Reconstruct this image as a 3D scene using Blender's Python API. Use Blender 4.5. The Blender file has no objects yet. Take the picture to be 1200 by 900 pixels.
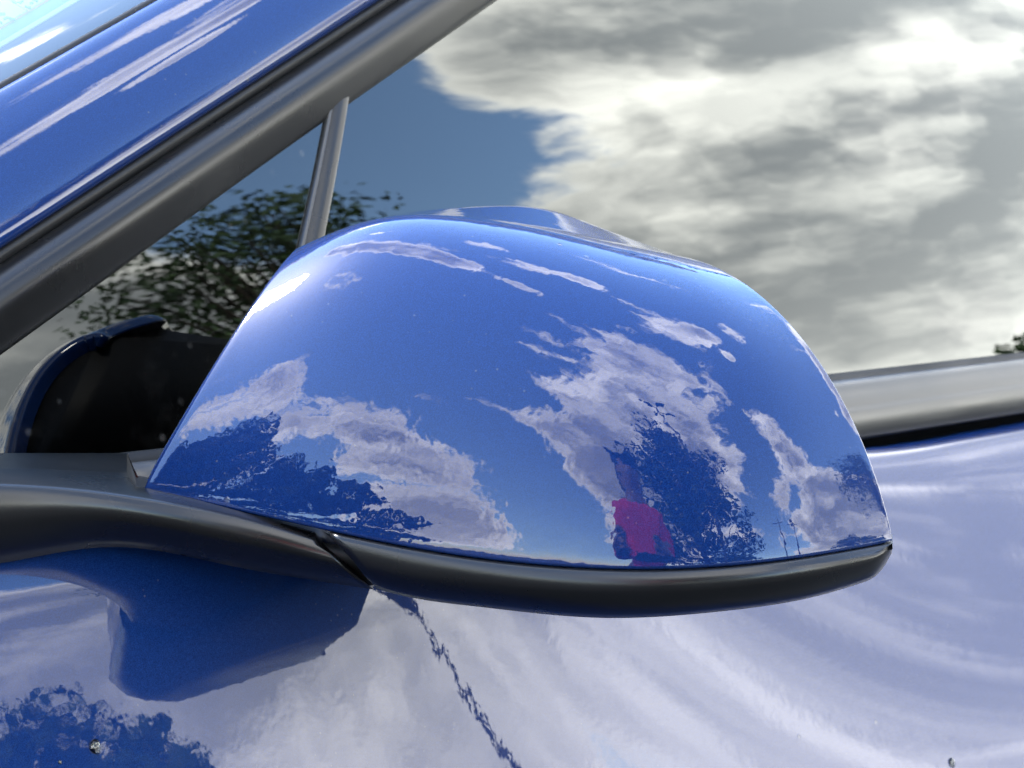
import bpy, bmesh, math, random
import numpy as np
from mathutils import Vector

random.seed(7)
rng = np.random.default_rng(11)
SC = bpy.context.scene
COL = SC.collection

# ------------------------------------------------------------------ camera
THETA, PHI = math.radians(48.0), math.radians(5.0)
CAM = np.array((0.0, -0.565, 1.16))
FPX = 2240.0                                    # focal length in pixels of the 1200 px wide photograph
FWD = np.array((math.sin(THETA)*math.cos(PHI), math.cos(THETA)*math.cos(PHI), -math.sin(PHI)))
RGT = np.array((math.cos(THETA), -math.sin(THETA), 0.0))
UPV = np.cross(RGT, FWD)
cam_data = bpy.data.cameras.new('camera')
cam = bpy.data.objects.new('camera', cam_data)
COL.objects.link(cam)
from mathutils import Matrix
cam.matrix_world = Matrix(((RGT[0], UPV[0], -FWD[0], CAM[0]), (RGT[1], UPV[1], -FWD[1], CAM[1]),
                           (RGT[2], UPV[2], -FWD[2], CAM[2]), (0, 0, 0, 1)))
cam_data.sensor_width = 36.0
cam_data.lens = 36.0*FPX/1200.0
cam_data.clip_start = 0.01
cam_data.clip_end = 2000.0
SC.camera = cam
cam_data.dof.use_dof = True                     # phone lens about 2 mm wide, focused on the mirror cap
cam_data.dof.focus_distance = 0.605
cam_data.dof.aperture_fstop = cam_data.lens/2.0

# ------------------------------------------------------------------ view, sun, sky
SC.view_settings.view_transform = 'Standard'
SC.view_settings.look = 'None'
SC.view_settings.gamma = 1.0
SC.view_settings.use_curve_mapping = False
SC.view_settings.exposure = 3.05
SC.cycles.use_denoising = True
SC.cycles.max_bounces = 7
SC.cycles.diffuse_bounces = 3
SC.cycles.adaptive_threshold = 0.02
SC.cycles.transparent_max_bounces = 12
SC.cycles.caustics_reflective = False
SC.cycles.caustics_refractive = False

SUN_EL = math.radians(44.0)
SUN_DIR = np.array((-0.26, 0.97, 0.0)); SUN_DIR /= np.linalg.norm(SUN_DIR)
SUN_DIR = np.array((SUN_DIR[0]*math.cos(SUN_EL), SUN_DIR[1]*math.cos(SUN_EL), math.sin(SUN_EL)))
sl = bpy.data.lights.new('sun', 'SUN')
sl.energy = 1.2
sl.angle = math.radians(10.0)
sl.color = (1.0, 0.95, 0.87)
so = bpy.data.objects.new('sun', sl)
COL.objects.link(so)
so.rotation_euler = Vector(-SUN_DIR).to_track_quat('-Z', 'Y').to_euler()
so.location = (0, 0, 30)

# direction, radius, amount: where cloud masses (and gaps of blue) stand in the sky
CLOUDS = [  # (azimuth from the street side towards the car's tail, elevation, radius, amount)
    (72, 20, 0.42, 0.42), (62, 13, 0.34, 0.21), (80, 27, 0.32, 0.34), (61, 33, 0.12, 0.24), (92, 18, 0.5, 0.24),
    (49, 30, 0.12, -0.24), (46, 46, 0.22, -0.22), (36, 16, 0.36, 0.27), (20, 14, 0.34, 0.28), (27, 38, 0.26, 0.34), (50, 10, 0.26, 0.15),
    (8, 30, 0.18, 0.24), (39, 22, 0.14, 0.16),
    (-30, 48, 0.60, 0.30), (-52, 32, 0.34, 0.24), (-45, 18, 0.40, 0.28), (-22, 28, 0.40, 0.24), (10, 70, 0.34, 0.24),
    (62, 66, 0.26, 0.22), (80, 52, 0.16, 0.2),
    (-69, 46, 0.14, -0.22), (-73, 30, 0.16, -0.34), (-69, 12, 0.14, -0.34),
    (-88, 28, 0.22, 0.24), (-79, 9, 0.16, 0.3), (-83, 18, 0.18, 0.28), (-110, 36, 0.16, 0.22), (-102, 30, 0.18, 0.18), (-100, 12, 0.3, 0.14),
    (174, 50, 0.12, 0.32), (174, 58, 0.13, 0.36), (173, 66, 0.14, 0.38), (170, 74, 0.13, 0.38), (165, 81, 0.12, 0.38), (90, 87, 0.10, 0.34), (148, 30, 0.16, 0.24),
    (108, 70, 0.14, 0.24), (70, 62, 0.08, 0.14), (51, 52, 0.07, 0.28), (125, 62, 0.12, 0.2), (52, 40, 0.05, 0.2), (57, 59, 0.06, 0.28), (44, 47, 0.05, 0.34), (100, 66, 0.08, 0.26),
]
CLOUDS = [((math.sin(math.radians(a))*math.cos(math.radians(e)), -math.cos(math.radians(a))*math.cos(math.radians(e)),
            math.sin(math.radians(e))), r, k) for a, e, r, k in CLOUDS]

W = bpy.data.worlds.new('World')
SC.world = W
W.use_nodes = True
wt = W.node_tree
wt.nodes.clear()


def cloud_group():
    g = bpy.data.node_groups.new('cloud_cover', 'ShaderNodeTree')
    g.interface.new_socket('Vector', in_out='INPUT', socket_type='NodeSocketVector')
    g.interface.new_socket('Cover', in_out='OUTPUT', socket_type='NodeSocketFloat')
    N, L = g.nodes, g.links
    gi, go = N.new('NodeGroupInput'), N.new('NodeGroupOutput')
    sc = N.new('ShaderNodeVectorMath'); sc.operation = 'MULTIPLY'
    sc.inputs[1].default_value = (1, 1, 1.7)
    L.new(gi.outputs[0], sc.inputs[0])
    wn = N.new('ShaderNodeTexNoise'); wn.inputs['Scale'].default_value = 3.0; wn.inputs['Detail'].default_value = 3
    L.new(sc.outputs[0], wn.inputs['Vector'])
    wv = N.new('ShaderNodeVectorMath'); wv.operation = 'MULTIPLY_ADD'
    wv.inputs[1].default_value = (0.22, 0.22, 0.22)
    L.new(wn.outputs['Color'], wv.inputs[0]); L.new(sc.outputs[0], wv.inputs[2])
    n1 = N.new('ShaderNodeTexNoise')
    n1.inputs['Scale'].default_value = 2.6; n1.inputs['Detail'].default_value = 9
    n1.inputs['Roughness'].default_value = 0.6; n1.inputs['Lacunarity'].default_value = 2.1
    L.new(wv.outputs[0], n1.inputs['Vector'])
    acc = n1.outputs['Fac']
    for c, r, a in CLOUDS:
        c = np.array(c, float); c /= np.linalg.norm(c)
        d = N.new('ShaderNodeVectorMath'); d.operation = 'DISTANCE'
        d.inputs[1].default_value = tuple(c)
        L.new(gi.outputs[0], d.inputs[0])
        m = N.new('ShaderNodeMapRange'); m.interpolation_type = 'SMOOTHSTEP'
        m.inputs['From Min'].default_value = 0; m.inputs['From Max'].default_value = r
        m.inputs['To Min'].default_value = a; m.inputs['To Max'].default_value = 0
        L.new(d.outputs['Value'], m.inputs['Value'])
        ad = N.new('ShaderNodeMath'); ad.operation = 'ADD'
        L.new(acc, ad.inputs[0]); L.new(m.outputs[0], ad.inputs[1])
        acc = ad.outputs[0]
    L.new(acc, go.inputs[0])
    return g


CG = cloud_group()


def wmath(op, a, b=None, clamp=False):
    n = wt.nodes.new('ShaderNodeMath'); n.operation = op; n.use_clamp = clamp
    for i, x in enumerate((a, b)):
        if x is None:
            continue
        if isinstance(x, (int, float)):
            n.inputs[i].default_value = x
        else:
            wt.links.new(x, n.inputs[i])
    return n.outputs[0]


def wrange(x, a, b, c, d, smooth=True):
    n = wt.nodes.new('ShaderNodeMapRange')
    n.interpolation_type = 'SMOOTHSTEP' if smooth else 'LINEAR'
    for k, v in zip(('From Min', 'From Max', 'To Min', 'To Max'), (a, b, c, d)):
        n.inputs[k].default_value = v
    wt.links.new(x, n.inputs['Value'])
    return n.outputs[0]


tc = wt.nodes.new('ShaderNodeTexCoord')
sky = wt.nodes.new('ShaderNodeTexSky')
sky.sky_type = 'NISHITA'
sky.sun_disc = False
sky.sun_elevation = SUN_EL
sky.sun_rotation = math.atan2(SUN_DIR[0], SUN_DIR[1])
sky.air_density = 1.0
sky.dust_density = 0.4
sky.ozone_density = 3.0
SKY_STRENGTH = 0.15
CLOUD_WHITE, CLOUD_GREY = 8.8, 1.9           # cloud radiance before the background strength
c0 = wt.nodes.new('ShaderNodeGroup'); c0.node_tree = CG
wt.links.new(tc.outputs['Generated'], c0.inputs[0])


def wnoise(vec, offset, scale, detail):
    v = wt.nodes.new('ShaderNodeVectorMath'); v.operation = 'MULTIPLY_ADD'
    v.inputs[1].default_value = (1, 1, 1.5)
    v.inputs[2].default_value = offset
    wt.links.new(vec, v.inputs[0])
    t = wt.nodes.new('ShaderNodeTexNoise')
    t.inputs['Scale'].default_value = scale
    t.inputs['Detail'].default_value = detail
    t.inputs['Roughness'].default_value = 0.6
    t.inputs['Distortion'].default_value = 0.15
    wt.links.new(v.outputs[0], t.inputs['Vector'])
    return t.outputs[0]


TH = 0.62
dens = wrange(c0.outputs[0], TH - 0.01, TH + 0.07, 0, 1)
rim = wrange(c0.outputs[0], TH + 0.01, TH + 0.22, 1.0, 0.0)
# billows: brighter where the cloud thins upward (towards the light), grey underneath
na, nb = wnoise(tc.outputs['Generated'], (0, 0, 0), 6.5, 9), wnoise(tc.outputs['Generated'], (0.01, 0.02, 0.07), 6.5, 4)
lit = wrange(wmath('SUBTRACT', na, nb), -0.10, 0.20, 0, 1)
big = wrange(wnoise(tc.outputs['Generated'], (3.1, 1.7, 0.4), 2.6, 2), 0.38, 0.60, 0.15, 1.05)
bright = wmath('ADD', wmath('MULTIPLY', wmath('MULTIPLY', lit, big), 0.50), wmath('MULTIPLY', rim, 0.6))
sxyz = wt.nodes.new('ShaderNodeSeparateXYZ')
wt.links.new(tc.outputs['Generated'], sxyz.inputs[0])
bright = wmath('ADD', bright, wrange(sxyz.outputs['Z'], 0.08, 0.34, 0.20, 0.0), True)   # far clouds show their sunlit sides
mixc = wt.nodes.new('ShaderNodeMix'); mixc.data_type = 'RGBA'
mixc.inputs[6].default_value = (CLOUD_GREY*0.94, CLOUD_GREY, CLOUD_GREY*1.08, 1)
mixc.inputs[7].default_value = (CLOUD_WHITE, CLOUD_WHITE*0.985, CLOUD_WHITE*0.95, 1)
wt.links.new(bright, mixc.inputs[0])
mixs = wt.nodes.new('ShaderNodeMix'); mixs.data_type = 'RGBA'
wt.links.new(dens, mixs.inputs[0])
wt.links.new(sky.outputs[0], mixs.inputs[6])
wt.links.new(mixc.outputs[2], mixs.inputs[7])
bg = wt.nodes.new('ShaderNodeBackground')
bg.inputs['Strength'].default_value = SKY_STRENGTH
wt.links.new(mixs.outputs[2], bg.inputs['Color'])
wo = wt.nodes.new('ShaderNodeOutputWorld')
wt.links.new(bg.outputs[0], wo.inputs['Surface'])


# ------------------------------------------------------------------ helpers
def P(px, py, d):
    """point seen at a photograph pixel, d metres along the camera axis"""
    return CAM + d*(FWD + (px-600.0)/FPX*RGT - (py-450.0)/FPX*UPV)


def ray(px, py):
    return FWD + (px-600.0)/FPX*RGT - (py-450.0)/FPX*UPV


def on_y(px, py, y):
    r = ray(px, py)
    return CAM + r*((y-CAM[1])/r[1])


def spline(xs, ys):
    """natural cubic spline through the knots"""
    xs = np.array(xs, float); ys = np.array(ys, float)
    n = len(xs); h = np.diff(xs)
    A = np.zeros((n, n)); b = np.zeros(n)
    A[0, 0] = A[-1, -1] = 1
    for i in range(1, n-1):
        A[i, i-1], A[i, i], A[i, i+1] = h[i-1], 2*(h[i-1]+h[i]), h[i]
        b[i] = 6*((ys[i+1]-ys[i])/h[i]-(ys[i]-ys[i-1])/h[i-1])
    M = np.linalg.solve(A, b)

    def f(x):
        x = np.asarray(x, float)
        k = np.clip(np.searchsorted(xs, x)-1, 0, n-2)
        a = (xs[k+1]-x)/h[k]; c = (x-xs[k])/h[k]
        return a*ys[k]+c*ys[k+1]+((a**3-a)*M[k]+(c**3-c)*M[k+1])*h[k]**2/6
    return f


def link(o, parent=None):
    COL.objects.link(o)
    if parent is not None:
        o.parent = parent
    return o


def mesh(name, verts, faces, mat, parent=None, smooth=True, bevel=0.0):
    me = bpy.data.meshes.new(name)
    me.from_pydata([tuple(map(float, v)) for v in verts], [], [tuple(int(i) for i in f) for f in faces])
    bm = bmesh.new(); bm.from_mesh(me)
    bmesh.ops.recalc_face_normals(bm, faces=bm.faces)
    if bevel > 0:
        es = [e for e in bm.edges if len(e.link_faces) == 2 and e.calc_face_angle(0) > 0.6]
        bmesh.ops.bevel(bm, geom=es, offset=bevel, segments=2, affect='EDGES', profile=0.6)
    bm.to_mesh(me); bm.free()
    me.materials.append(mat)
    if smooth:
        me.polygons.foreach_set('use_smooth', [True]*len(me.polygons))
    return link(bpy.data.objects.new(name, me), parent)


def grid_faces(nu, nv, off=0, close_v=False):
    f = []
    for i in range(nu-1):
        for j in range(nv if close_v else nv-1):
            a = off+i*nv+j; b = off+i*nv+(j+1) % nv
            f.append((a, b, b+nv, a+nv))
    return f


def grid_mesh(name, G, mat, parent=None, close_v=False, caps=False, smooth=True):
    """G: nu x nv x 3 array of points"""
    G = np.asarray(G)
    nu, nv = G.shape[:2]
    faces = grid_faces(nu, nv, 0, close_v)
    if caps:
        faces.append(tuple(range(nv)))
        faces.append(tuple(range((nu-1)*nv, nu*nv)))
    return mesh(name, G.reshape(-1, 3), faces, mat, parent, smooth)


def empty(name, loc=(0, 0, 0), parent=None):
    o = bpy.data.objects.new(name, None)
    o.location = loc
    o.empty_display_size = 0.05
    return link(o, parent)


def tag(o, label=None, cat=None, group=None, kind=None):
    if label: o['label'] = label
    if cat: o['category'] = cat
    if group: o['group'] = group
    if kind: o['kind'] = kind
    return o


def dense(rows, n):
    """resample a polyline profile smoothly to n points (centripetal parameter)"""
    rows = np.asarray(rows, float)
    t = np.concatenate(([0], np.cumsum(np.sqrt(np.linalg.norm(np.diff(rows, axis=0), axis=1)))))
    s = np.linspace(0, t[-1], n)
    return np.stack([spline(t, rows[:, k])(s) for k in range(rows.shape[1])], 1)


# ------------------------------------------------------------------ materials
def material(name):
    m = bpy.data.materials.new(name)
    m.use_nodes = True
    return m, m.node_tree, m.node_tree.nodes['Principled BSDF']


def noise(nt, scale, detail=2, rough=0.5, coord='Object', vec=None):
    t = nt.nodes.new('ShaderNodeTexNoise')
    t.inputs['Scale'].default_value = scale
    t.inputs['Detail'].default_value = detail
    t.inputs['Roughness'].default_value = rough
    if vec is None:
        c = nt.nodes.new('ShaderNodeTexCoord')
        vec = c.outputs[coord]
    nt.links.new(vec, t.inputs['Vector'])
    return t


def mrange(nt, x, a, b, c, d):
    n = nt.nodes.new('ShaderNodeMapRange')
    n.interpolation_type = 'SMOOTHSTEP'
    for k, v in zip(('From Min', 'From Max', 'To Min', 'To Max'), (a, b, c, d)):
        n.inputs[k].default_value = v
    nt.links.new(x, n.inputs['Value'])
    return n.outputs[0]


def bump(nt, height, strength, dist):
    b = nt.nodes.new('ShaderNodeBump')
    b.inputs['Strength'].default_value = strength
    b.inputs['Distance'].default_value = dist
    nt.links.new(height, b.inputs['Height'])
    return b.outputs[0]


def madd(nt, a, b):
    n = nt.nodes.new('ShaderNodeMath'); n.operation = 'ADD'
    nt.links.new(a, n.inputs[0]); nt.links.new(b, n.inputs[1])
    return n.outputs[0]


def mmul(nt, a, v):
    n = nt.nodes.new('ShaderNodeMath'); n.operation = 'MULTIPLY'
    nt.links.new(a, n.inputs[0])
    if isinstance(v, (int, float)):
        n.inputs[1].default_value = v
    else:
        nt.links.new(v, n.inputs[1])
    return n.outputs[0]


def car_paint(name, peel, speck):
    m, nt, b = material(name)
    fl = noise(nt, 2600, 1)
    rp = nt.nodes.new('ShaderNodeValToRGB')
    rp.color_ramp.elements[0].position = 0.35; rp.color_ramp.elements[0].color = (0.0018, 0.012, 0.066, 1)
    rp.color_ramp.elements[1].position = 0.75; rp.color_ramp.elements[1].color = (0.005, 0.028, 0.125, 1)
    nt.links.new(fl.outputs[0], rp.inputs[0])
    b.inputs['Metallic'].default_value = 0.0
    b.inputs['Specular IOR Level'].default_value = 0.02
    b.inputs['Roughness'].default_value = 0.45
    b.inputs['Coat Weight'].default_value = 1.0
    b.inputs['Coat Roughness'].default_value = 0.012
    b.inputs['Coat IOR'].default_value = 1.52
    # dust specks and dried spots
    v = nt.nodes.new('ShaderNodeTexVoronoi'); v.inputs['Scale'].default_value = 70
    c = nt.nodes.new('ShaderNodeTexCoord'); nt.links.new(c.outputs['Object'], v.inputs['Vector'])
    spot = mrange(nt, v.outputs['Distance'], 0.03, 0.10, 1, 0)
    hide = noise(nt, 21, 2)
    spot = mmul(nt, spot, mrange(nt, hide.outputs[0], 0.55, 0.62, 0, speck))
    mx = nt.nodes.new('ShaderNodeMix'); mx.data_type = 'RGBA'
    nt.links.new(spot, mx.inputs[0]); nt.links.new(rp.outputs[0], mx.inputs[6])
    mx.inputs[7].default_value = (0.10, 0.10, 0.10, 1)
    nt.links.new(mx.outputs[2], b.inputs['Base Color'])
    film = noise(nt, 9, 5, 0.6)
    # fine pale dust
    v2 = nt.nodes.new('ShaderNodeTexVoronoi'); v2.inputs['Scale'].default_value = 260
    nt.links.new(c.outputs['Object'], v2.inputs['Vector'])
    dust = mrange(nt, v2.outputs['Distance'], 0.05, 0.14, 1, 0)
    dn = noise(nt, 37, 3)
    dust = mmul(nt, dust, mrange(nt, dn.outputs[0], 0.50, 0.66, 0, 0.45))
    mxd = nt.nodes.new('ShaderNodeMix'); mxd.data_type = 'RGBA'
    nt.links.new(dust, mxd.inputs[0]); nt.links.new(mx.outputs[2], mxd.inputs[6])
    mxd.inputs[7].default_value = (0.13, 0.13, 0.125, 1)
    nt.links.new(mxd.outputs[2], b.inputs['Base Color'])
    nt.links.new(mrange(nt, film.outputs[0], 0.45, 0.75, 0.003, 0.016), b.inputs['Coat Roughness'])
    # orange peel in the clear coat
    p1 = noise(nt, 95, 2); p2 = noise(nt, 330, 1)
    hh = madd(nt, mmul(nt, p1.outputs[0], 1.0), mmul(nt, p2.outputs[0], 0.22))
    hh = madd(nt, hh, mmul(nt, spot, 1.6))
    nt.links.new(bump(nt, hh, 1.0, peel), b.inputs['Coat Normal'])
    return m


M_CAP = car_paint('metallic_blue_paint_cap', 0.00009, 0.8)
M_PAINT = car_paint('metallic_blue_paint', 0.000022, 0.6)


def plastic(name, col, rough, spec=0.5, grain=0.00002):
    m, nt, b = material(name)
    n = noise(nt, 14, 5, 0.6)
    rp = nt.nodes.new('ShaderNodeValToRGB')
    rp.color_ramp.elements[0].position = 0.3; rp.color_ramp.elements[0].color = (col[0]*.8, col[1]*.8, col[2]*.8, 1)
    rp.color_ramp.elements[1].position = 0.8; rp.color_ramp.elements[1].color = (col[0]*1.25, col[1]*1.25, col[2]*1.2, 1)
    nt.links.new(n.outputs[0], rp.inputs[0])
    # pale dust specks
    v = nt.nodes.new('ShaderNodeTexVoronoi'); v.inputs['Scale'].default_value = 110
    c = nt.nodes.new('ShaderNodeTexCoord'); nt.links.new(c.outputs['Object'], v.inputs['Vector'])
    sp = mrange(nt, v.outputs['Distance'], 0.04, 0.13, 1, 0)
    h = noise(nt, 30, 2)
    sp = mmul(nt, sp, mrange(nt, h.outputs[0], 0.60, 0.68, 0, 0.35))
    mx = nt.nodes.new('ShaderNodeMix'); mx.data_type = 'RGBA'
    nt.links.new(sp, mx.inputs[0]); nt.links.new(rp.outputs[0], mx.inputs[6])
    mx.inputs[7].default_value = (0.09, 0.09, 0.085, 1)
    nt.links.new(mx.outputs[2], b.inputs['Base Color'])
    b.inputs['Specular IOR Level'].default_value = spec
    nt.links.new(mrange(nt, n.outputs[0], 0.3, 0.8, rough*0.85, rough*1.15), b.inputs['Roughness'])
    g = noise(nt, 1500, 2)
    nt.links.new(bump(nt, g.outputs[0], 0.6, grain), b.inputs['Normal'])
    return m


M_TRIM = plastic('satin_black_plastic', (0.006, 0.0062, 0.0065), 0.30, 0.32)
M_LOWER = plastic('grained_black_plastic', (0.005, 0.005, 0.0055), 0.29, 0.42)
M_BELT = plastic('belt_strip_plastic', (0.016, 0.016, 0.015), 0.33, 0.6)
M_RUBBER = plastic('black_rubber', (0.006, 0.006, 0.006), 0.55, 0.3)
M_SHELL = plastic('matt_black_shell', (0.004, 0.004, 0.0045), 0.6, 0.15)
M_CABIN = plastic('dark_cabin_lining', (0.012, 0.012, 0.013), 0.8, 0.2)


def glass(name, tint, dirt, gain=1.42):
    m, nt, b = material(name)
    nt.nodes.remove(b)
    out = nt.nodes['Material Output']
    tr = nt.nodes.new('ShaderNodeBsdfTransparent'); tr.inputs[0].default_value = (*tint, 1)
    gl = nt.nodes.new('ShaderNodeBsdfGlossy'); gl.inputs['Roughness'].default_value = 0.004
    gl.inputs['Color'].default_value = (0.97, 1.0, 0.95, 1)
    fr = nt.nodes.new('ShaderNodeFresnel'); fr.inputs[0].default_value = 1.52
    fac = mmul(nt, fr.outputs[0], gain)
    mx = nt.nodes.new('ShaderNodeMixShader')
    nt.links.new(fac, mx.inputs[0]); nt.links.new(tr.outputs[0], mx.inputs[1]); nt.links.new(gl.outputs[0], mx.inputs[2])
    w = noise(nt, 9, 2)
    nt.links.new(bump(nt, w.outputs[0], 1.0, 0.00035), gl.inputs['Normal'])
    # dried drops and dust
    df = nt.nodes.new('ShaderNodeBsdfDiffuse'); df.inputs[0].default_value = (0.30, 0.29, 0.27, 1)
    v = nt.nodes.new('ShaderNodeTexVoronoi'); v.inputs['Scale'].default_value = 120
    c = nt.nodes.new('ShaderNodeTexCoord'); nt.links.new(c.outputs['Object'], v.inputs['Vector'])
    sp = mrange(nt, v.outputs['Distance'], 0.08, 0.26, 1, 0)
    h = noise(nt, 26, 3)
    sp = mmul(nt, sp, mrange(nt, h.outputs[0], 0.50, 0.66, 0.0, dirt))
    f2 = noise(nt, 40, 6, 0.7)
    film = mrange(nt, f2.outputs[0], 0.5, 0.85, 0.0, dirt*0.15)
    mx2 = nt.nodes.new('ShaderNodeMixShader')
    nt.links.new(madd(nt, sp, film), mx2.inputs[0])
    nt.links.new(mx.outputs[0], mx2.inputs[1]); nt.links.new(df.outputs[0], mx2.inputs[2])
    nt.links.new(mx2.outputs[0], out.inputs['Surface'])
    return m


M_GLASS = glass('tinted_side_glass', (0.04, 0.043, 0.043), 0.012)
M_QGLASS = glass('dusty_quarter_glass', (0.04, 0.043, 0.043), 0.14)
M_WS = glass('windshield_glass', (0.75, 0.82, 0.80), 0.02)


def simple(name, col, rough=0.7, spec=0.3, metallic=0.0, var=0.25, scale=8):
    m, nt, b = material(name)
    n = noise(nt, scale, 5, 0.6)
    rp = nt.nodes.new('ShaderNodeValToRGB')
    rp.color_ramp.elements[0].position = 0.3; rp.color_ramp.elements[0].color = tuple(c*(1-var) for c in col) + (1,)
    rp.color_ramp.elements[1].position = 0.75; rp.color_ramp.elements[1].color = tuple(min(1, c*(1+var)) for c in col) + (1,)
    nt.links.new(n.outputs[0], rp.inputs[0])
    nt.links.new(rp.outputs[0], b.inputs['Base Color'])
    b.inputs['Roughness'].default_value = rough
    b.inputs['Specular IOR Level'].default_value = spec
    b.inputs['Metallic'].default_value = metallic
    return m


M_ASPHALT = simple('asphalt', (0.055, 0.054, 0.052), 0.9, 0.2, 0, 0.3, 30)
M_BARK = simple('bark', (0.07, 0.055, 0.04), 0.9, 0.1, 0, 0.4, 12)
M_LEAF = simple('leaf_green', (0.045, 0.075, 0.022), 0.6, 0.3, 0, 0.45, 1.3)
M_STEEL = simple('painted_steel', (0.05, 0.05, 0.05), 0.5, 0.4)
M_RED = simple('red_cloth', (0.62, 0.014, 0.012), 0.85, 0.1, 0, 0.2, 20)
M_DENIM = simple('dark_denim', (0.02, 0.025, 0.05), 0.9, 0.1)
M_SKIN = simple('skin', (0.20, 0.105, 0.07), 0.55, 0.3, 0, 0.08)
M_HAIR = simple('dark_hair', (0.012, 0.009, 0.008), 0.5, 0.4)
M_PHONE = simple('dark_phone_back', (0.02, 0.02, 0.022), 0.25, 0.5)
M_MIRROR = simple('mirror_silver', (0.85, 0.87, 0.87), 0.02, 0.5, 1.0, 0.01)
M_PAPER = simple('sticker_paper', (0.62, 0.64, 0.62), 0.7, 0.2, 0, 0.03)
M_PINK = simple('sticker_border', (0.75, 0.30, 0.34), 0.7, 0.2, 0, 0.05)
M_INK = simple('green_ink', (0.04, 0.22, 0.15), 0.7, 0.2, 0, 0.1)
M_CLEARCY = simple('pale_cyan_film', (0.16, 0.34, 0.42), 0.4, 0.5, 0, 0.06)
M_EDGE = simple('film_edge', (0.55, 0.68, 0.68), 0.4, 0.5, 0, 0.03)
M_DROP = None

# ------------------------------------------------------------------ ground
gnd = mesh('ground', [(-400, -400, 0), (400, -400, 0), (400, 400, 0), (-400, 400, 0)], [(0, 1, 2, 3)], M_ASPHALT, smooth=False)
tag(gnd, kind='structure')

# ------------------------------------------------------------------ the car
CAR = empty('car', (0.6, 0.8, 0.0))
tag(CAR, 'metallic blue car with satin black window trim and a large blue mirror cap', 'car')


def part(name, verts, faces, mat, parent=CAR, **k):
    o = mesh(name, verts, faces, mat, None, **k)
    if parent is not None:
        o.parent = parent
        o.matrix_parent_inverse = parent_inv(parent)
    return o


WORLD_AT = {'car': (0.6, 0.8, 0.0)}


def parent_inv(p):
    """inverse of where an unrotated parent stands"""
    return Matrix.Translation(-Vector(WORLD_AT.get(p.name, (0, 0, 0))))


def gpart(name, G, mat, parent=CAR, **k):
    o = grid_mesh(name, G, mat, None, **k)
    o.parent = parent
    o.matrix_parent_inverse = parent_inv(parent)
    return o


# side glass: a slice of a lying cylinder leaning inward
BELT_Z, TAU0, RG = 1.069, math.radians(13.0), 1.0


def glass_y(z):
    s = math.sin(TAU0)+(z-BELT_Z)/RG
    return RG*(math.cos(TAU0)-math.sqrt(max(0, 1-s*s)))


def on_glass(px, py, lift=0.0):
    r = ray(px, py)
    t = -CAM[1]/r[1]
    for _ in range(40):
        p = CAM+r*t
        t += (glass_y(p[2])-lift-p[1])/r[1]*0.8
    return CAM+r*t


PL0, PL1 = on_glass(0, 412), on_glass(580, 0)
PDIR = (PL1-PL0)/np.linalg.norm(PL1-PL0)


def pillar_z(x):
    return PL0[2]+(x-PL0[0])*(PL1[2]-PL0[2])/(PL1[0]-PL0[0])


ROOF_Z = 1.44


def glass_grid(xl, xr, nx, nz, lift):
    """xl(z), xr(z): side edges; top follows the pillar then the roof rail"""
    G = np.zeros((nx, nz, 3))
    for i in range(nx):
        a = i/(nx-1)
        for j in range(nz):
            # fixpoint: z depends on x through the pillar line
            z = BELT_Z
            for _ in range(25):
                x = xl(z)*(1-a)+xr(z)*a
                top = max(BELT_Z-0.029, min(ROOF_Z, pillar_z(x)+0.006))
                z = (BELT_Z-0.03)*(1-j/(nz-1))+top*(j/(nz-1))
            G[i, j] = (x, glass_y(z)-lift, z)
    return G


bar_l0, bar_l1 = on_glass(290, 530), on_glass(386, 125)
bar_r0, bar_r1 = on_glass(318, 530), on_glass(405, 118)


def line_x(p, q):
    return lambda z: p[0]+(z-p[2])*(q[0]-p[0])/(q[2]-p[2])


bl, br = line_x(bar_l0, bar_l1), line_x(bar_r0, bar_r1)
x_low = PL0[0]-(PL0[2]-BELT_Z)/math.tan(math.atan2(PL1[2]-PL0[2], PL1[0]-PL0[0]))-0.02
gpart('quarter_window', glass_grid(lambda z: x_low, lambda z: bl(z)+0.004, 40, 30, 0.000), M_QGLASS)
gpart('door_window', glass_grid(lambda z: br(z)-0.004, lambda z: 1.55, 60, 30, 0.000), M_GLASS)

# division bar between the two panes
zs = np.linspace(BELT_Z-0.02, pillar_z(bar_r1[0])+0.01, 24)
prof = [(0, -0.006), (0.0, 0.0012), (0.03, 0.0022), (0.10, 0.0026), (0.5, 0.0030), (0.9, 0.0026), (0.97, 0.0022), (1.0, 0.0012), (1.0, -0.006)]
G = [[(bl(z)*(1-a)+br(z)*a, glass_y(z)-h, z) for a, h in prof] for z in zs]
gpart('division_bar', G, M_TRIM)
G = [[(bl(z)+dx, glass_y(z)-h, z) for dx, h in ((-0.0018, 0.0003), (-0.0014, 0.0018), (-0.0006, 0.0024), (0.0004, 0.002))] for z in zs]
gpart('glass_seal', G, M_BELT)

# pillar: frame along PDIR
nrm = np.array((0, -math.cos(TAU0+0.06), math.sin(TAU0+0.06)))
E3 = nrm-np.dot(nrm, PDIR)*PDIR; E3 /= np.linalg.norm(E3)
E2 = np.cross(PDIR, E3)
if E2[2] < 0: E2 = -E2
PS = np.linspace(-0.45, 0.95, 36)


def pillar_sweep(name, prof, mat, n=None, curve=0.02):
    pr = dense(prof, n) if n else np.asarray(prof, float)
    G = []
    for s in PS:
        o = PL0+PDIR*s+E2*(curve*(s-0.1)*(0.45-s)*0.25)
        G.append([o+E2*a*0.86+E3*h*0.86 for a, h in pr])
    return gpart(name, G, mat)


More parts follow.
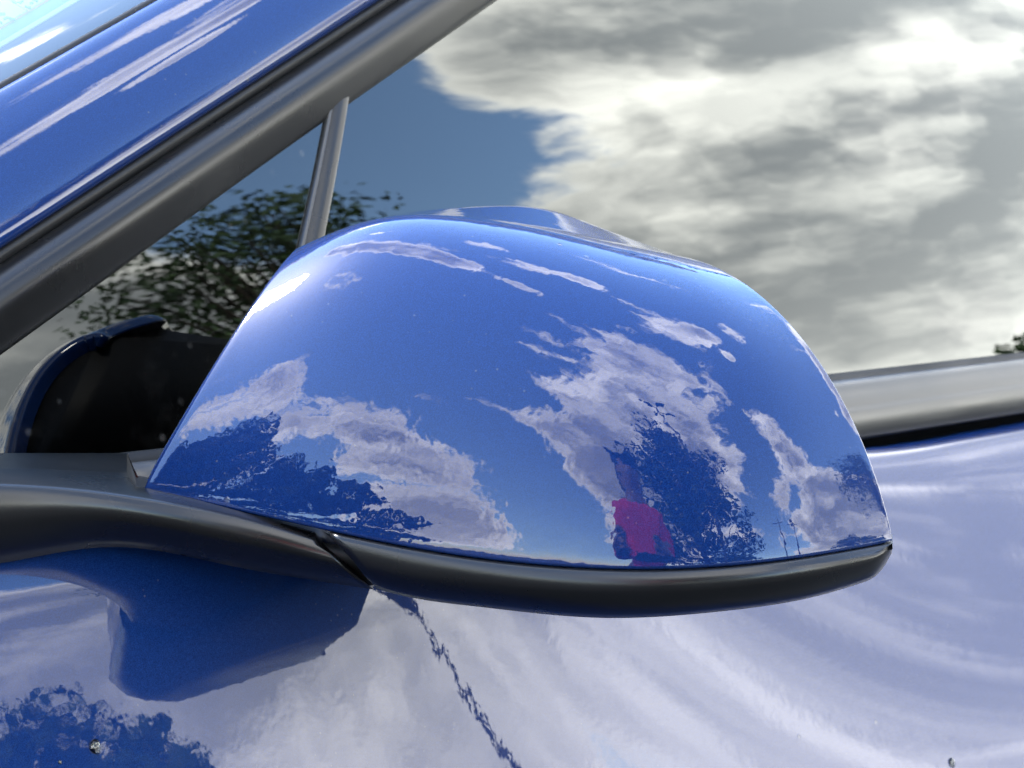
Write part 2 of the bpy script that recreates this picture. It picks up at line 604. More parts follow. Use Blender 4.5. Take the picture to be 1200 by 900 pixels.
pillar_sweep('window_surround_trim', [(-0.001, -0.012), (-0.0005, 0.0025), (0.002, 0.0052), (0.008, 0.0086), (0.014, 0.0116),
                                      (0.018, 0.0124), (0.0225, 0.0112), (0.0265, 0.0075), (0.029, 0.002), (0.029, -0.01)], M_TRIM, 26)
pillar_sweep('pillar_gap_seal', [(0.027, -0.002), (0.0315, 0.0035), (0.0335, 0.0035), (0.037, -0.004)], M_RUBBER)
pillar_sweep('pillar_panel', [(0.034, -0.012), (0.0345, 0.002), (0.037, 0.0062), (0.045, 0.0072), (0.056, 0.0050), (0.068, 0.0005),
                              (0.079, -0.0062), (0.087, -0.0128), (0.0905, -0.0185), (0.091, -0.026)], M_PAINT, 44)

# windshield behind the pillar
WS0 = PL0+E2*0.0895*0.86+E3*-0.021*0.86
tdir = np.array((-0.50, 0.866, 0.0))
G = []
for s in PS:
    row = []
    for w in np.linspace(0, 1, 40):
        L = 0.75*w*w
        row.append(WS0+PDIR*s+np.array((-0.45*L+0.32*L*L, 0.89*L, 0.02*L-0.007*(math.exp(-L/0.03)-1))))
    G.append(row)
WS_G = np.array(G)
gpart('windshield', G, M_WS)
pillar_sweep('windshield_seal', [(0.0880, -0.0190), (0.0905, -0.0172), (0.0925, -0.0190), (0.0925, -0.0230)], M_RUBBER)

# belt strip under the glass
bx0 = on_y(118, 532, -0.012)[0]
prof = [(0.004, 0.002), (-0.002, 0.0030), (-0.0045, 0.0026), (-0.0085, -0.001), (-0.0120, -0.006), (-0.0138, -0.0105), (-0.0142, -0.0118), (-0.0150, -0.0128),
        (-0.0158, -0.0145), (-0.0166, -0.019), (-0.0168, -0.024), (-0.0160, -0.0280), (-0.0135, -0.0300), (-0.008, -0.031), (0.0, -0.031)]
xs = np.linspace(bx0, 1.8, 40)
G = [[(x, y-0.006*min(1, (x-bx0)/0.03)*0+0, BELT_Z+z) for y, z in prof] for x in xs]
gpart('belt_strip', G, M_BELT, caps=True)
G = [[(x, y, BELT_Z+z) for y, z in ((0.002, -0.001), (-0.0005, 0.006), (-0.0035, 0.0062), (-0.005, 0.0))] for x in xs]
gpart('glass_wiper_seal', G, M_RUBBER)

# door and fender skin: section drawn from the tilt of the surface, with a little twist along the car
def tilt(s, r):
    """degrees the skin leans back at s metres below its top edge; r = 1 under the mirror, 0 towards the rear"""
    low = 190.0*max(0.0, s-0.17)**1.25
    front = 12.5+34.0*s+62.0*math.exp(-s/0.014)
    rear = 39.0-68.0*min(s, 0.30)+42.0*math.exp(-s/0.009)
    return max(-8.0, front*r+rear*(1-r)-low)


DOOR_RISE, DOOR_OUT = 0.028, 0.026


def rise(x, x1=1.15, w=0.68):
    t = min(1.0, max(0.0, (x1-x)/w))
    return t*t*(3-2*t)


def skin_section(x):
    r = rise(x)
    y, z = -0.0105-DOOR_OUT*r, BELT_Z-0.036+DOOR_RISE*rise(x, 0.98, 0.5)
    pts = [(x, -0.0005, z-0.008), (x, y+0.003, z-0.0003)]
    s, ds = 0, 0.003
    while s < 0.8:
        t = math.radians(tilt(s+ds/2, r))
        pts.append((x, y, z))
        y -= math.sin(t)*ds; z -= math.cos(t)*ds
        s += ds
    return pts


gpart('front_door', [skin_section(x) for x in np.linspace(0.27, 1.62, 140)], M_PAINT)
G = []
for x in np.linspace(-1.0, 0.265, 40):
    k = max(0, (0.1-x)/1.1)
    G.append([(x, y+0.10*k*k, z-0.22*k*k) for _, y, z in skin_section(x)])
gpart('front_fender', G, M_PAINT)
# bonnet
G = []
for x in np.linspace(-1.0, 0.22, 24):
    k = max(0, (0.1-x)/1.1)
    row = []
    for w in np.linspace(0, 1, 20):
        row.append((x, -0.012+0.10*k*k+1.55*w, BELT_Z-0.05-0.22*k*k+0.07*math.sin(math.pi*w)))
    G.append(row)
gpart('bonnet', G, M_PAINT)
# roof
G = []
for x in np.linspace(0.95, 2.2, 16):
    row = []
    for w in np.linspace(0, 1, 24):
        y0 = glass_y(ROOF_Z)
        row.append((x, y0-0.012+1.15*w, ROOF_Z-0.01+0.075*math.sin(math.pi*min(1, w))+0.02*min(1, w*12)))
    G.append(row)
gpart('roof_panel', G, M_PAINT)
# dark cabin behind the glass
part('cabin_lining', [(0.0, 0.03, 0.75), (2.1, 0.03, 0.75), (2.1, 1.25, 0.75), (0.0, 1.25, 0.75),
                      (1.15, 0.22, 1.40), (2.1, 0.22, 1.40), (2.1, 1.1, 1.40), (1.15, 1.1, 1.40),
                      (0.0, 0.03, 0.98), (2.1, 0.03, 0.98), (0.0, 1.25, 0.98), (2.1, 1.25, 0.98)],
     [(0, 1, 2, 3), (4, 7, 6, 5), (1, 9, 11, 2), (2, 11, 10, 3), (0, 8, 9, 1), (0, 3, 10, 8), (9, 5, 6, 11), (11, 6, 7, 10)], M_CABIN, smooth=False)

# ------------------------------------------------------------------ side mirror
MIR = empty('side_mirror', (0.40, -0.05, 1.05), CAR)
MIR.matrix_parent_inverse = parent_inv(CAR)
WORLD_AT['side_mirror'] = (0.40, -0.05, 1.05)
D0 = 0.62
ku = [0, 0.18, 0.36, 0.54, 0.68, 0.80, 0.90, 1.0]
TAB = dict(
    xb=[172, 330, 500, 660, 775, 875, 960, 1045],
    yb=[571, 606, 641, 660, 663, 657, 646, 631],
    xt=[352, 410, 480, 570, 648, 712, 755, 790],
    yt=[289, 265, 252, 257, 269, 282.5, 291, 299],
    db=[0.024, 0.006, -0.008, -0.0185, -0.0225, -0.020, -0.011, 0.008],
    dp=[0.040, 0.052, 0.064, 0.076, 0.084, 0.088, 0.086, 0.076],
    n=[2.2, 2.15, 2.1, 2.05, 2.0, 2.0, 2.0, 2.0],
    w=[0.86, 0.72, 0.55, 0.4, 0.3, 0.24, 0.21, 0.2],
    xe=[354, 414, 484, 566, 638, 697, 747, 791],
    ye=[290, 264, 248.5, 241.5, 244.5, 264, 282.5, 298.5])
TS = {k: spline(ku, v) for k, v in TAB.items()}


def cap_point(u, v):
    """v 0..1 bottom seam to crest, above 1 over the crest"""
    t = {k: float(f(u)) for k, f in TS.items()}
    ph0, ph1 = PH0, math.pi/2-0.07
    e = 2.0/t['n']
    f = lambda q: math.copysign(abs(q)**e, q)
    S0, S1, C0 = f(math.sin(ph0)), f(math.sin(ph1)), f(math.cos(ph0))
    C1 = f(math.cos(ph1))
    a = ph0+(ph1-ph0)*min(v, 1.0)
    S = (f(math.sin(a))-S0)/(S1-S0)
    Cc = (f(math.cos(a))-C1)/(C0-C1)           # 1 at the seam, 0 at the crest
    gx = (1-t['w'])*(1-Cc)+t['w']*S
    px = t['xb']+(t['xt']-t['xb'])*gx
    py = t['yb']+(t['yt']-t['yb'])*S
    d = D0+t['db']+t['dp']*(1-Cc)
    if v > 1:                                    # nearly flat back over the crest, then down
        k = (v-1)/0.30
        q = min(1.0, k/0.8)
        px += (t['xe']-px)*q; py += (t['ye']-py)*q
        ku_ = min(1.0, u/0.3); ku_ = 0.12+0.88*ku_*ku_*(3-2*ku_)
        d += 0.034*q*ku_
        if k > 0.8:
            d += 0.006*(k-0.8)/0.2; py += 14*((k-0.8)/0.2)**2
    return P(px, py, d)


PH0 = 0.105
NU, NV = 90, 64
us = np.linspace(0, 1, NU)
vs = np.concatenate((np.linspace(0, 1, 50), np.linspace(1, 1.30, NV-49)[1:]))
CG_ = np.array([[cap_point(u, v) for v in vs] for u in us])
du = np.gradient(CG_, axis=0); dv = np.gradient(CG_, axis=1)
CN = np.cross(du, dv)
CN /= np.linalg.norm(CN, axis=2)[..., None]
mid = CG_[NU//2, NV//3]
if np.dot(CN[NU//2, NV//3], CAM-mid) < 0: CN = -CN


def cap_mesh():
    V = [p for p in CG_.reshape(-1, 3)]
    F = grid_faces(NU, NV)
    idx = lambda i, j: i*NV+j
    loop = [(i, 0) for i in range(NU)]+[(NU-1, j) for j in range(1, NV)]+[(i, NV-1) for i in range(NU-2, -1, -1)]+[(0, j) for j in range(NV-2, 0, -1)]
    n = len(loop)
    pts = np.array([CG_[i, j] for i, j in loop]); nn = np.array([CN[i, j] for i, j in loop])
    tan = np.roll(pts, -1, 0)-np.roll(pts, 1, 0); tan /= np.linalg.norm(tan, axis=1)[:, None]
    out = np.cross(tan, nn)
    cen = CG_.reshape(-1, 3).mean(0)
    sg = np.sign(np.sum(out*(pts-cen), axis=1)); 
    if sg.sum() < 0: out = -out
    out /= np.linalg.norm(out, axis=1)[:, None]
    Rr = np.array([0.0012 if j == 0 else (0.0010 if i == NU-1 else (0.0010 if j == NV-1 else 0.0032)) for i, j in loop])
    for _ in range(6): Rr = (np.roll(Rr, 1)+2*Rr+np.roll(Rr, -1))/4
    prev = [idx(i, j) for i, j in loop]
    for al in list(np.linspace(0.25, 1.65, 6))+[None]:
        base = len(V)
        if al is None:
            a = 1.65
            ring = pts+Rr[:, None]*(math.sin(a)*out-(1-math.cos(a))*nn)-nn*0.004-out*0.0008
        else:
            ring = pts+Rr[:, None]*(math.sin(al)*out-(1-math.cos(al))*nn)
        V.extend(ring)
        for k in range(n):
            F.append((prev[k], prev[(k+1) % n], base+(k+1) % n, base+k))
        prev = [base+k for k in range(n)]
    o = part('mirror_cap', V, F, M_CAP, MIR)
    return o


cap_mesh()

# inner shell behind the cap: hull of the cap pushed inward
bm = bmesh.new()
for i in range(0, NU, 6):
    for j in range(0, 61, 6):
        bm.verts.new(tuple(CG_[i, j]-CN[i, j]*0.006))
for j in range(0, 52, 3):
    bm.verts.new(tuple(CG_[0, j]-CN[0, j]*0.003+np.array((0.016, 0.002, 0.000))))
    for ex in (0.03, 0.06, 0.085, 0.115):
        bm.verts.new(tuple(CG_[0, j]-CN[0, j]*0.005+np.array((ex, -0.06*ex, -0.05*ex))))
h = bmesh.ops.convex_hull(bm, input=bm.verts)
bmesh.ops.delete(bm, geom=[g for g in h['geom_interior'] if isinstance(g, bmesh.types.BMVert)], context='VERTS')
me = bpy.data.meshes.new('mirror_shell'); bm.to_mesh(me); bm.free()
me.materials.append(M_SHELL)
me.polygons.foreach_set('use_smooth', [True]*len(me.polygons))
SHELL = [np.array(v.co) for v in me.vertices]
o = link(bpy.data.objects.new('mirror_shell', me), MIR); o.matrix_parent_inverse = parent_inv(MIR)

# mirror glass on the rear face
rim = [CG_[NU-1, j] for j in range(6, 44, 4)]+[CG_[0, j]+np.array((0.115, -0.007, -0.006)) for j in range(42, 6, -4)]
rim = np.array(rim); rc = rim.mean(0)
_, _, vt = np.linalg.svd(rim-rc)
rn = vt[2] if vt[2][0] > 0 else -vt[2]
far = max(np.dot(q-rc, rn) for q in SHELL)
flat = [rc+(p-rc-np.dot(p-rc, rn)*rn)*0.84+rn*(far+0.003) for p in rim]
back = [p-rn*0.006 for p in flat]
n = len(flat)
part('mirror_glass', flat+back, [tuple(range(n)), tuple(range(2*n-1, n-1, -1))]+[(k, (k+1) % n, n+(k+1) % n, n+k) for k in range(n)], M_MIRROR, MIR, smooth=False)

# lower black cover of the mirror head, swept in sections
bot = spline(TAB['xb'], TAB['yb']); dbs = spline(TAB['xb'], TAB['db'])
low = spline([395, 445, 560, 700, 850, 960, 1010, 1036, 1046], [672, 691, 711, 724, 716, 698, 683, 664, 646])
G = []
for s in np.concatenate((np.linspace(0, 0.9, 46), np.linspace(0.9, 1, 18)[1:])):
    xt = 387+(1046-387)*s; xl = 442+(1045-442)*s
    yb = float(bot(xt)); d = D0+float(dbs(min(xt, 1045))); yl = float(low(xl))
    hgt = yl-yb
    e = min(1.0, (hgt-8)/40)
    e2 = min(1.0, max(0.0, (1000-xl)/260))
    dl = D0+float(dbs(xl))
    rows = [(xt, yb-4, d+0.010), (xt, yb+3.5, d+0.0040), (xt, yb+4.2, d+0.0012), (xt, yb+5.2, d+0.0001), (xt, yb+7.5, d-0.0010), (xt, yb+9, d-0.0014), (xt*.97+xl*.03, yb+13, d-0.0020),
            (xt*.75+xl*.25, yb+hgt*0.32, d-0.0030), (xt*.5+xl*.5, yb+hgt*0.55, (d+dl)/2-0.0018),
            (xt*.3+xl*.7, yb+hgt*0.76, dl+0.0020), (xt*.1+xl*.9, yb+hgt*0.92, dl+0.0070), (xl, yl, dl+0.0140),
            (xl, yl-6-6*e2, dl+0.026), (xl-10, yl-20*e-4-26*e2, dl+0.020+0.045*e+0.035*e2), (xl-16, yb-18*e-10*e2, dl+0.015+0.05*e+0.035*e2), (xt-10, yb-8, d+0.016)]
    G.append([P(*r) for r in rows])
gpart('lower_cover', G, M_LOWER, MIR, close_v=True, caps=True)

# arm from the door to the mirror head
top = spline([-120, 0, 100, 200, 300, 372], [566, 568, 575, 590, 612, 633])
lowa = spline([-120, 0, 60, 130, 200, 270, 350, 440], [668, 660, 649, 641, 648, 663, 677, 691])
dar = spline([-120, 0, 120, 250, 372, 440], [-0.062, -0.036, -0.016, -0.002, 0.0025, 0.001])
G = []
for s in np.concatenate((np.linspace(0, 0.93, 44), np.linspace(0.93, 1, 10)[1:])):
    xt = -120+(377+120)*s; xl = -120+(437+120)*s
    end = max(0, (s-0.985)/0.015)
    yt, yl = float(top(xt))+end*2, float(lowa(xl))
    dt, dl = D0+float(dar(xt))+end*0.003, D0+float(dar(xl))+end*0.003
    hgt = yl-yt
    yb_ = 531+max(0, (xt-150))*0.16
    pb = on_y(xt, yb_, -0.010)
    db_ = np.dot(pb-CAM, FWD)
    db_ = min(db_, dt+0.075-0.03*max(0, s-0.6))
    rows = [(xt, yb_ if xt < 150 else yt-26, db_), (xt, (yb_+yt)/2 if xt < 150 else yt-14, (db_+dt)/2), (xt, yt-7, dt+0.0066), (xt, yt-2.6, dt+0.0024), (xt, yt-1.2, dt+0.0008), (xt, yt+0.8, dt-0.0001), (xt, yt+2.8, dt-0.0006),
            (xt*.95+xl*.05, yt+7, dt-0.0010), (xt*.7+xl*.3, yt+hgt*.30, dt-0.0025), (xt*.45+xl*.55, yt+hgt*.55, dl-0.0010),
            (xt*.2+xl*.8, yt+hgt*.8, dl+0.005), (xl, yl, dl+0.014), (xl, yl-10, dl+0.030), (xl, yl-30, min(dl+0.055, db_)), (xl, yl-45, min(dl+0.06, db_))]
    G.append([P(*r) for r in rows])
gpart('mirror_arm', G, M_LOWER, MIR, close_v=True, caps=True)
# dark pivot core in the gap between arm and cover
G = []
for a in np.linspace(0, 1, 6):
    xt = 364+40*a; xl = 425+36*a
    rows = [(xt, 634+5*a, D0+0.008), (xt*.6+xl*.4, 655, D0+0.0065), (xl, 686, D0+0.014), (xl, 678, D0+0.04), (xt, 640, D0+0.04)]
    G.append([P(*r) for r in rows])
gpart('pivot_core', G, M_RUBBER, MIR, close_v=True, caps=True)

# ------------------------------------------------------------------ sticker behind the windshield
ws = [o for o in CAR.children if o.name == 'windshield'][0]
wa, wb, wc = WS_G[12, 6], WS_G[16, 6], WS_G[12, 16]
WN = np.cross(wb-wa, wc-wa); WN /= np.linalg.norm(WN)
if np.dot(WN, CAM-wa) < 0: WN = -WN


def on_ws(px, py, depth):
    r = ray(px, py)
    p0 = wa-WN*depth
    return CAM+r*(np.dot(p0-CAM, WN)/np.dot(r, WN))


def flat_piece(name, poly, mat, depth, parent):
    a = [on_ws(x, y, depth) for x, y in poly]
    n = len(a)
    b = [p-WN*0.0004 for p in a]
    return part(name, a+b, [tuple(range(n)), tuple(range(2*n-1, n-1, -1))]+[(k, (k+1) % n, n+(k+1) % n, n+k) for k in range(n)], mat, parent, smooth=False)


def ws_rect(p, q, width):
    """pixels of a rectangle on the screen whose lower side runs from p to q"""
    a, c = on_ws(*p, 0.003), on_ws(*q, 0.003)
    d = (c-a)/np.linalg.norm(c-a)
    w = np.cross(WN, d)
    if w[1] < 0: w = -w
    out = []
    for pt in (a, c, c+w*width, a+w*width):
        r = pt-CAM
        k = np.dot(r, FWD)
        out.append((600+FPX*np.dot(r, RGT)/k, 450-FPX*np.dot(r, UPV)/k))
    return out


flat_piece('sticker_sleeve', ws_rect((-30, 71), (172, -51), 0.085), M_CLEARCY, 0.0040, ws)
flat_piece('sleeve_edge', ws_rect((-31, 74), (173, -49), 0.0035), M_EDGE, 0.0034, ws)
flat_piece('sticker_border', ws_rect((-24, 48), (112, -33), 0.066), M_PINK, 0.0034, ws)
flat_piece('sticker_paper', ws_rect((-22, 44), (106, -32), 0.062), M_PAPER, 0.0028, ws)


def ink(points, w=1.0):
    pts = np.array(points, float)
    t = np.gradient(pts, axis=0); t /= np.linalg.norm(t, axis=1)[:, None]
    nn = np.stack((-t[:, 1], t[:, 0]), 1)*w
    poly = list(map(tuple, pts+nn))+list(map(tuple, (pts-nn)[::-1]))
    flat_piece('printed_stroke', poly, M_INK, 0.0022, ws)


for st in ([(13, -3), (15, 1), (19, 3), (24, 2.6), (27, 0)], [(29, 7), (32, 8.2), (36, 8)], [(35, 3.5), (37, 2.6), (39, 3)], [(36, -4), (40, -1), (44, 1)],
           [(-4, 15.5), (1, 15.5), (6, 16)], [(4, 22), (8, 20), (12, 21), (18, 22.6)], [(-3, 24), (0, 25.5), (2.5, 26.5)]):
    ink(st)
flat_piece('sticker_rule', [(6, -4), (34, 13), (34.6, 12), (8, -4.5)], M_PINK, 0.0022, ws)

# ------------------------------------------------------------------ water drops on the door
def water():
    m, nt, b = material('water')
    b.inputs['Base Color'].default_value = (0.9, 0.95, 1, 1)
    b.inputs['Transmission Weight'].default_value = 1.0
    b.inputs['Roughness'].default_value = 0.0
    b.inputs['IOR'].default_value = 1.33
    return m


M_WATER = water()
dep = bpy.context.evaluated_depsgraph_get()
dep.update()


def cast(px, py):
    hit, loc, n, _, ob, _ = SC.ray_cast(dep, Vector(CAM), Vector(ray(px, py)).normalized())
    if hit and n.dot(Vector(ray(px, py))) > 0: n = -n
    return (loc, n, ob) if hit else None


DROPS = [(111, 875, 0.0021, 'round water drop on the blue door below the mirror arm'),
         (1115, 894, 0.0022, 'water drop on the blue door below the belt strip'),
         (70, 893, 0.0006, 'tiny speck of water on the door beside the round drop')]
for px, py, r, lab in DROPS:
    c = cast(px, py)
    if c is None: continue
    loc, n, _ = c
    bm = bmesh.new()
    bmesh.ops.create_uvsphere(bm, u_segments=18, v_segments=10, radius=r)
    for v in bm.verts:
        v.co.z = max(v.co.z, -0.12*r)*0.62
        v.co.y *= 1.15+0.12*math.sin(3*v.co.x/r)
    me = bpy.data.meshes.new('water_drop'); bm.to_mesh(me); bm.free()
    me.polygons.foreach_set('use_smooth', [True]*len(me.polygons))
    me.materials.append(M_WATER)
    o = link(bpy.data.objects.new('water_drop', me))
    o.location = loc
    o.rotation_euler = n.to_track_quat('Z', 'Y').to_euler()
    tag(o, lab, 'water drop')

# ------------------------------------------------------------------ what the paint and glass reflect
def place(az, dist):
    a = math.radians(az)
    return np.array((0.47+math.sin(a)*dist, -0.2-math.cos(a)*dist, 0.0))


def limb(V, F, p0, p1, r0, r1, n=7):
    p0, p1 = np.array(p0, float), np.array(p1, float)
    d = p1-p0; d /= np.linalg.norm(d)
    a = np.cross(d, (0.3, 0.9, 0.2)); a /= np.linalg.norm(a); b = np.cross(d, a)
    base = len(V)
    for p, r in ((p0, r0), (p1, r1)):
        for k in range(n):
            t = 2*math.pi*k/n
            V.append(p+r*(math.cos(t)*a+math.sin(t)*b))
    for k in range(n):
        F.append((base+k, base+(k+1) % n, base+n+(k+1) % n, base+n+k))


def tree(az, dist, height, width, leaves, label, leaf=0.16, bare=0.18, seed=1, flat=1.0, thick=0.022):
    r = np.random.default_rng(seed)
    root = empty('tree', tuple(place(az, dist)))
    tag(root, label, 'tree')
    V, F = [], []
    top = height*0.62
    pts = [np.array((0, 0, -0.05))]
    for k in range(1, 7):
        pts.append(np.array((r.normal(0, 0.02)*height*0.5, r.normal(0, 0.02)*height*0.5, top*k/6)))
    for k in range(6):
        limb(V, F, pts[k], pts[k+1], height*thick*(1-k/7.5), height*thick*(1-(k+1)/7.5), 9)
    clumps = []
    for k in range(26):
        z = height*(bare+0.06+(0.92-bare)*(k+0.5)/26)
        f = (z/height-bare)/(1-bare)
        env = width*0.5*(math.sin(math.pi*min(1, max(0.0, f*0.86+0.14)))**0.7)
        for q in range(3):
            t = r.uniform(0, 2*math.pi)
            rad = env*math.sqrt(r.uniform(0.12, 1.0))
            c = np.array((math.cos(t)*rad, math.sin(t)*rad, z+r.normal(0, 0.04)*height))
            clumps.append((c, height*r.uniform(0.05, 0.095)))
            b0 = pts[min(6, max(1, int(6*(z-0.12*height)/top)))]
            limb(V, F, b0, b0*0.4+c*0.6+np.array((0, 0, -0.03*height)), height*0.007, height*0.004, 5)
            limb(V, F, b0*0.4+c*0.6+np.array((0, 0, -0.03*height)), c, height*0.004, height*0.0015, 5)
    o = mesh('trunk', V, F, M_BARK, root)
    # leaves: two-triangle blades scattered through the clumps
    n = leaves
    ci = r.integers(0, len(clumps), n)
    C = np.array([clumps[i][0] for i in ci]); Rr = np.array([clumps[i][1] for i in ci])
    d = r.normal(size=(n, 3)); d /= np.linalg.norm(d, axis=1)[:, None]
    pos = C+d*(Rr*r.uniform(0.2, 1.0, n)**0.5)[:, None]*np.array((1.25, 1.25, 0.8*flat))
    a = r.normal(size=(n, 3)); a[:, 2] -= 0.4; a /= np.linalg.norm(a, axis=1)[:, None]
    b = np.cross(a, r.normal(size=(n, 3))); b /= np.linalg.norm(b, axis=1)[:, None]
    L = (leaf*r.uniform(0.6, 1.25, n))[:, None]
    q = np.stack((pos-a*L*0.5, pos+b*L*0.28, pos+a*L*0.5, pos-b*L*0.28), 1).reshape(-1, 3)
    me = bpy.data.meshes.new('crown')
    me.from_pydata(q.tolist(), [], np.arange(4*n).reshape(-1, 4).tolist())
    me.materials.append(M_LEAF)
    link(bpy.data.objects.new('crown', me), root)
    return root


tree(-31, 9.5, 10.9, 7.0, 15000, 'broad leafy tree whose reflection stands in the middle of the mirror cap', 0.26, 0.10, 3)
tree(46.5, 16.0, 9.6, 3.6, 7500, 'slim leafy tree reflected in the small quarter window', 0.13, 0.56, 5, thick=0.0055)
tree(33, 24.0, 5.8, 6.0, 5000, 'small distant tree reflected low on the blue door under the arm', 0.26, 0.30, 6)
tree(68, 30.0, 6.6, 5.0, 4000, 'low leafy tree reflected at the foot of the large door window', 0.3, 0.1, 8)
tree(-92, 14.0, 5.6, 6.0, 7000, 'rounded tree ahead of the car reflected low in the cap beside the arm', 0.34, 0.08, 9)
tree(-106, 13.0, 7.4, 6.0, 7000, 'taller tree ahead of the bonnet reflected at the inner edge of the cap', 0.34, 0.08, 10)


def lamp_post():
    p = place(-24, 7.5)
    root = empty('lamp_post', tuple(p))
    tag(root, 'tall pole with four lamp heads reflected above the broad tree in the cap', 'lamp post')
    hgt = 12.2
    V, F = [], []
    limb(V, F, (0, 0, -0.02), (0, 0, hgt*0.5), 0.11, 0.085, 12); limb(V, F, (0, 0, hgt*0.5), (0, 0, hgt), 0.085, 0.06, 12)
    mesh('pole', V, F, M_STEEL, root)
    for k in range(4):
        t = k*math.pi/2+0.5
        u = np.array((math.cos(t), math.sin(t), 0)); w = np.array((-math.sin(t), math.cos(t), 0))
        V, F = [], []
        limb(V, F, (0, 0, hgt-0.05), u*0.40+np.array((0, 0, hgt)), 0.04, 0.04, 8)
        arm = mesh('arm', V, F, M_STEEL, root)
        q = []
        for (s, wd, z) in ((0.36, 0.09, 0.05), (0.44, 0.15, 0.06), (0.78, 0.16, 0.06), (0.88, 0.09, 0.03)):
            for sg in (-1, 1):
                q.append(u*s+w*sg*wd+np.array((0, 0, hgt+z)))
            for sg in (1, -1):
                q.append(u*s+w*sg*wd*0.9+np.array((0, 0, hgt-0.05)))
        mesh('lamp_head', q, grid_faces(4, 4, 0, True)+[(0, 1, 2, 3), (12, 13, 14, 15)], M_STEEL, root, smooth=False)


lamp_post()
for az, dist, hgt, lab in ((1.5, 17, 8.4, 'slender dark pole reflected beside the broad tree'), (9, 19, 8.6, 'slender dark pole reflected farther from the broad tree')):
    V, F = [], []
    for k in range(6):
        limb(V, F, (0, 0, hgt*k/6-0.02), (0, 0, hgt*(k+1)/6), 0.13-0.009*k, 0.13-0.009*(k+1), 10)
    root = empty('utility_pole', tuple(place(az, dist)))
    tag(root, lab, 'pole')
    mesh('shaft', V, F, M_BARK, root)
    V, F = [], []
    limb(V, F, (-0.9, 0, hgt-0.5), (0.9, 0, hgt-0.5), 0.05, 0.05, 6)
    mesh('crossarm', V, F, M_BARK, root)


# the photographer, standing behind the phone
def skin_mesh(name, verts, edges, radii, mat, parent=None, root=0, sub=2):
    me = bpy.data.meshes.new(name)
    me.from_pydata(verts, edges, [])
    o = link(bpy.data.objects.new(name, me), parent)
    m = o.modifiers.new('skin', 'SKIN')
    m.use_smooth_shade = True
    sv = me.skin_vertices[0].data
    for k, rd in enumerate(radii):
        sv[k].radius = rd if isinstance(rd, tuple) else (rd, rd)
        sv[k].use_root = (k == root)
    sd = o.modifiers.new('subdivision', 'SUBSURF'); sd.levels = sub; sd.render_levels = sub
    me.materials.append(mat)
    return o


FH = np.array((math.sin(THETA), math.cos(THETA), 0.0))
BACK = CAM-FH*0.47
# local frame: x to the person's right hand side as seen from behind = RGT, y forward = FH
person = empty('person', (BACK[0], BACK[1], 0))
tag(person, 'person in a red jacket and dark trousers holding a phone towards the mirror cap', 'person')
person.rotation_euler = (0, 0, -THETA)
person.scale = (0.9, 1.0, 1.05)
body_v = [(0, 0, 0.95), (0, 0.0, 1.15), (0, 0.0, 1.38), (0, 0.01, 1.49), (0, 0.03, 1.56), (0, 0.05, 1.63), (0, 0.04, 1.72)]
body_e = [(0, 1), (1, 2), (2, 3), (3, 4), (4, 5), (5, 6)]
body_r = [(0.12, 0.10), (0.105, 0.09), (0.105, 0.09), (0.07, 0.065), (0.055, 0.06), (0.075, 0.092), (0.062, 0.08)]
for sg in (-1, 1):
    k = len(body_v)
    body_v += [(sg*0.12, 0, 1.42), (sg*0.135, 0.04, 1.16), (sg*0.105, 0.29, 1.12), (sg*0.095, 0.40, 1.14), (sg*0.085, 0.445, 1.15)]
    body_e += [(2, k), (k, k+1), (k+1, k+2), (k+2, k+3), (k+3, k+4)]
    body_r += [0.062, 0.047, 0.034, (0.026, 0.034), (0.016, 0.036)]
    palm = k+4
    for f in range(4):
        j = len(body_v)
        z = 1.175-0.020*f
        ln = (0.9, 1.0, 0.95, 0.75)[f]
        body_v += [(sg*0.082, 0.462, z), (sg*0.078, 0.462+0.024*ln, z), (sg*(0.078-0.022*ln), 0.462+0.030*ln, z)]
        body_e += [(palm, j), (j, j+1), (j+1, j+2)]
        body_r += [0.0088, 0.0082, 0.0072]
    j = len(body_v)
    body_v += [(sg*0.072, 0.435, 1.17), (sg*0.050, 0.452, 1.178)]
    body_e += [(palm, j), (j, j+1)]
    body_r += [0.0105, 0.0088]
    k = len(body_v)
    body_v += [(sg*0.095, 0, 0.88), (sg*0.10, 0.01, 0.50), (sg*0.105, -0.02, 0.10), (sg*0.11, 0.13, 0.04)]
    body_e += [(0, k), (k, k+1), (k+1, k+2), (k+2, k+3)]
    body_r += [0.085, 0.058, 0.042, (0.042, 0.032)]
skin_mesh('body', body_v, body_e, body_r, M_SKIN, person)
jv = [(0, 0, 0.90), (0, 0, 1.15), (0, 0, 1.38), (0, 0.005, 1.475)]
je = [(0, 1), (1, 2), (2, 3)]
jr = [(0.135, 0.12), (0.125, 0.11), (0.125, 0.11), (0.075, 0.075)]
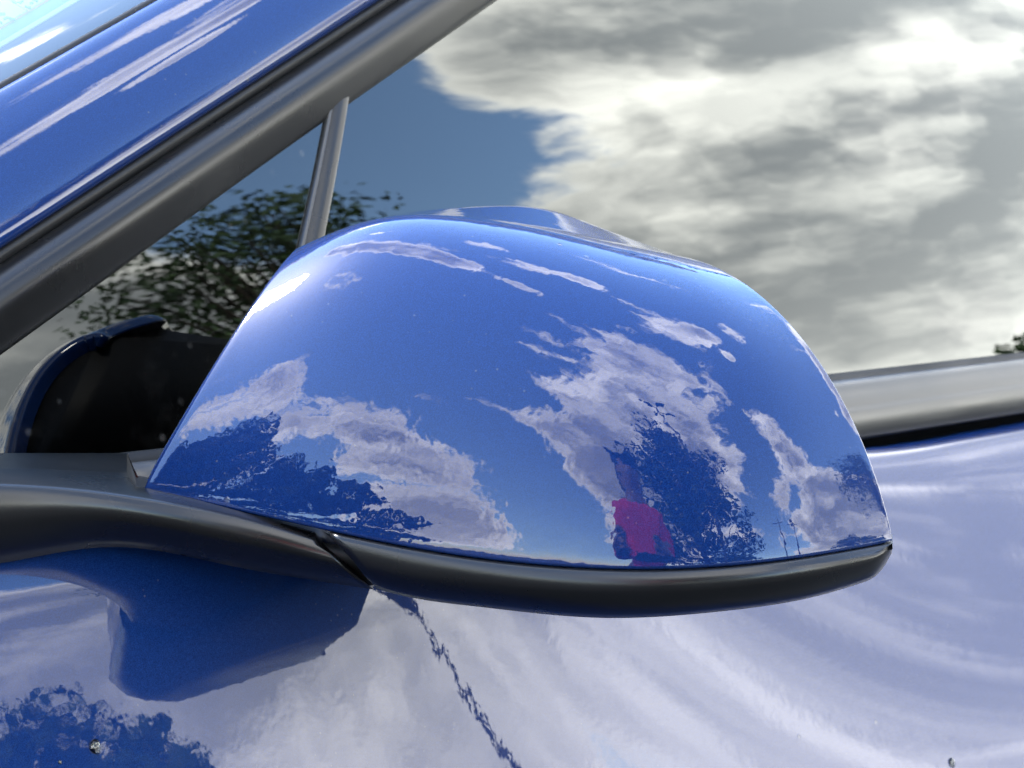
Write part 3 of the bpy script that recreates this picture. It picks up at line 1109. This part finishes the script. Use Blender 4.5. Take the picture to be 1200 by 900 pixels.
for sg in (-1, 1):
    k = len(jv)
    jv += [(sg*0.12, 0, 1.42), (sg*0.135, 0.04, 1.16), (sg*0.105, 0.28, 1.12), (sg*0.096, 0.37, 1.136)]
    je += [(2, k), (k, k+1), (k+1, k+2), (k+2, k+3)]
    jr += [0.066, 0.054, 0.044, 0.040]
skin_mesh('jacket', jv, je, jr, M_RED, person)
tv = [(0, 0, 0.95)]; te = []; tr_ = [(0.175, 0.125)]
for sg in (-1, 1):
    k = len(tv)
    tv += [(sg*0.095, 0, 0.86), (sg*0.10, 0.01, 0.50), (sg*0.105, -0.015, 0.08)]
    te += [(0, k), (k, k+1), (k+1, k+2)]
    tr_ += [0.10, 0.075, 0.06]
skin_mesh('trousers', tv, te, tr_, M_DENIM, person)
skin_mesh('hair', [(0, 0.005, 1.70), (0, 0.03, 1.765), (0, -0.035, 1.62), (0, -0.045, 1.50)], [(0, 1), (0, 2), (2, 3)],
          [(0.088, 0.085), (0.078, 0.085), (0.085, 0.06), (0.075, 0.035)], M_HAIR, person)
for sg in (-1, 1):
    skin_mesh('shoe', [(sg*0.105, -0.05, 0.05), (sg*0.108, 0.05, 0.05), (sg*0.112, 0.17, 0.038)], [(0, 1), (1, 2)], [(0.045, 0.05), (0.045, 0.045), (0.045, 0.034)], M_HAIR, person)
for sg in (-1, 1):
    skin_mesh('eye', [(sg*0.030, 0.128, 1.655), (sg*0.030, 0.134, 1.655)], [(0, 1)], [0.012, 0.009], M_HAIR, person, sub=1)

# phone with its lens just behind the camera point
ph = CAM-FWD*0.012
ax, ay, az_ = RGT, UPV, FWD
pc = ph+ax*0.045-ay*0.022
V = []
for sz in (-0.004, 0.004):
    for t in np.linspace(0, 2*math.pi, 28, endpoint=False):
        c, q = math.cos(t), math.sin(t)
        V.append(pc+ax*0.073*math.copysign(abs(c)**0.3, c)+ay*0.035*math.copysign(abs(q)**0.3, q)+az_*sz)
n = 28
phone = mesh('phone', V, [tuple(range(n)), tuple(range(n, 2*n))]+[(k, (k+1) % n, n+(k+1) % n, n+k) for k in range(n)], M_PHONE, smooth=False)
tag(phone, 'dark phone held sideways in both hands of the person in red', 'phone')
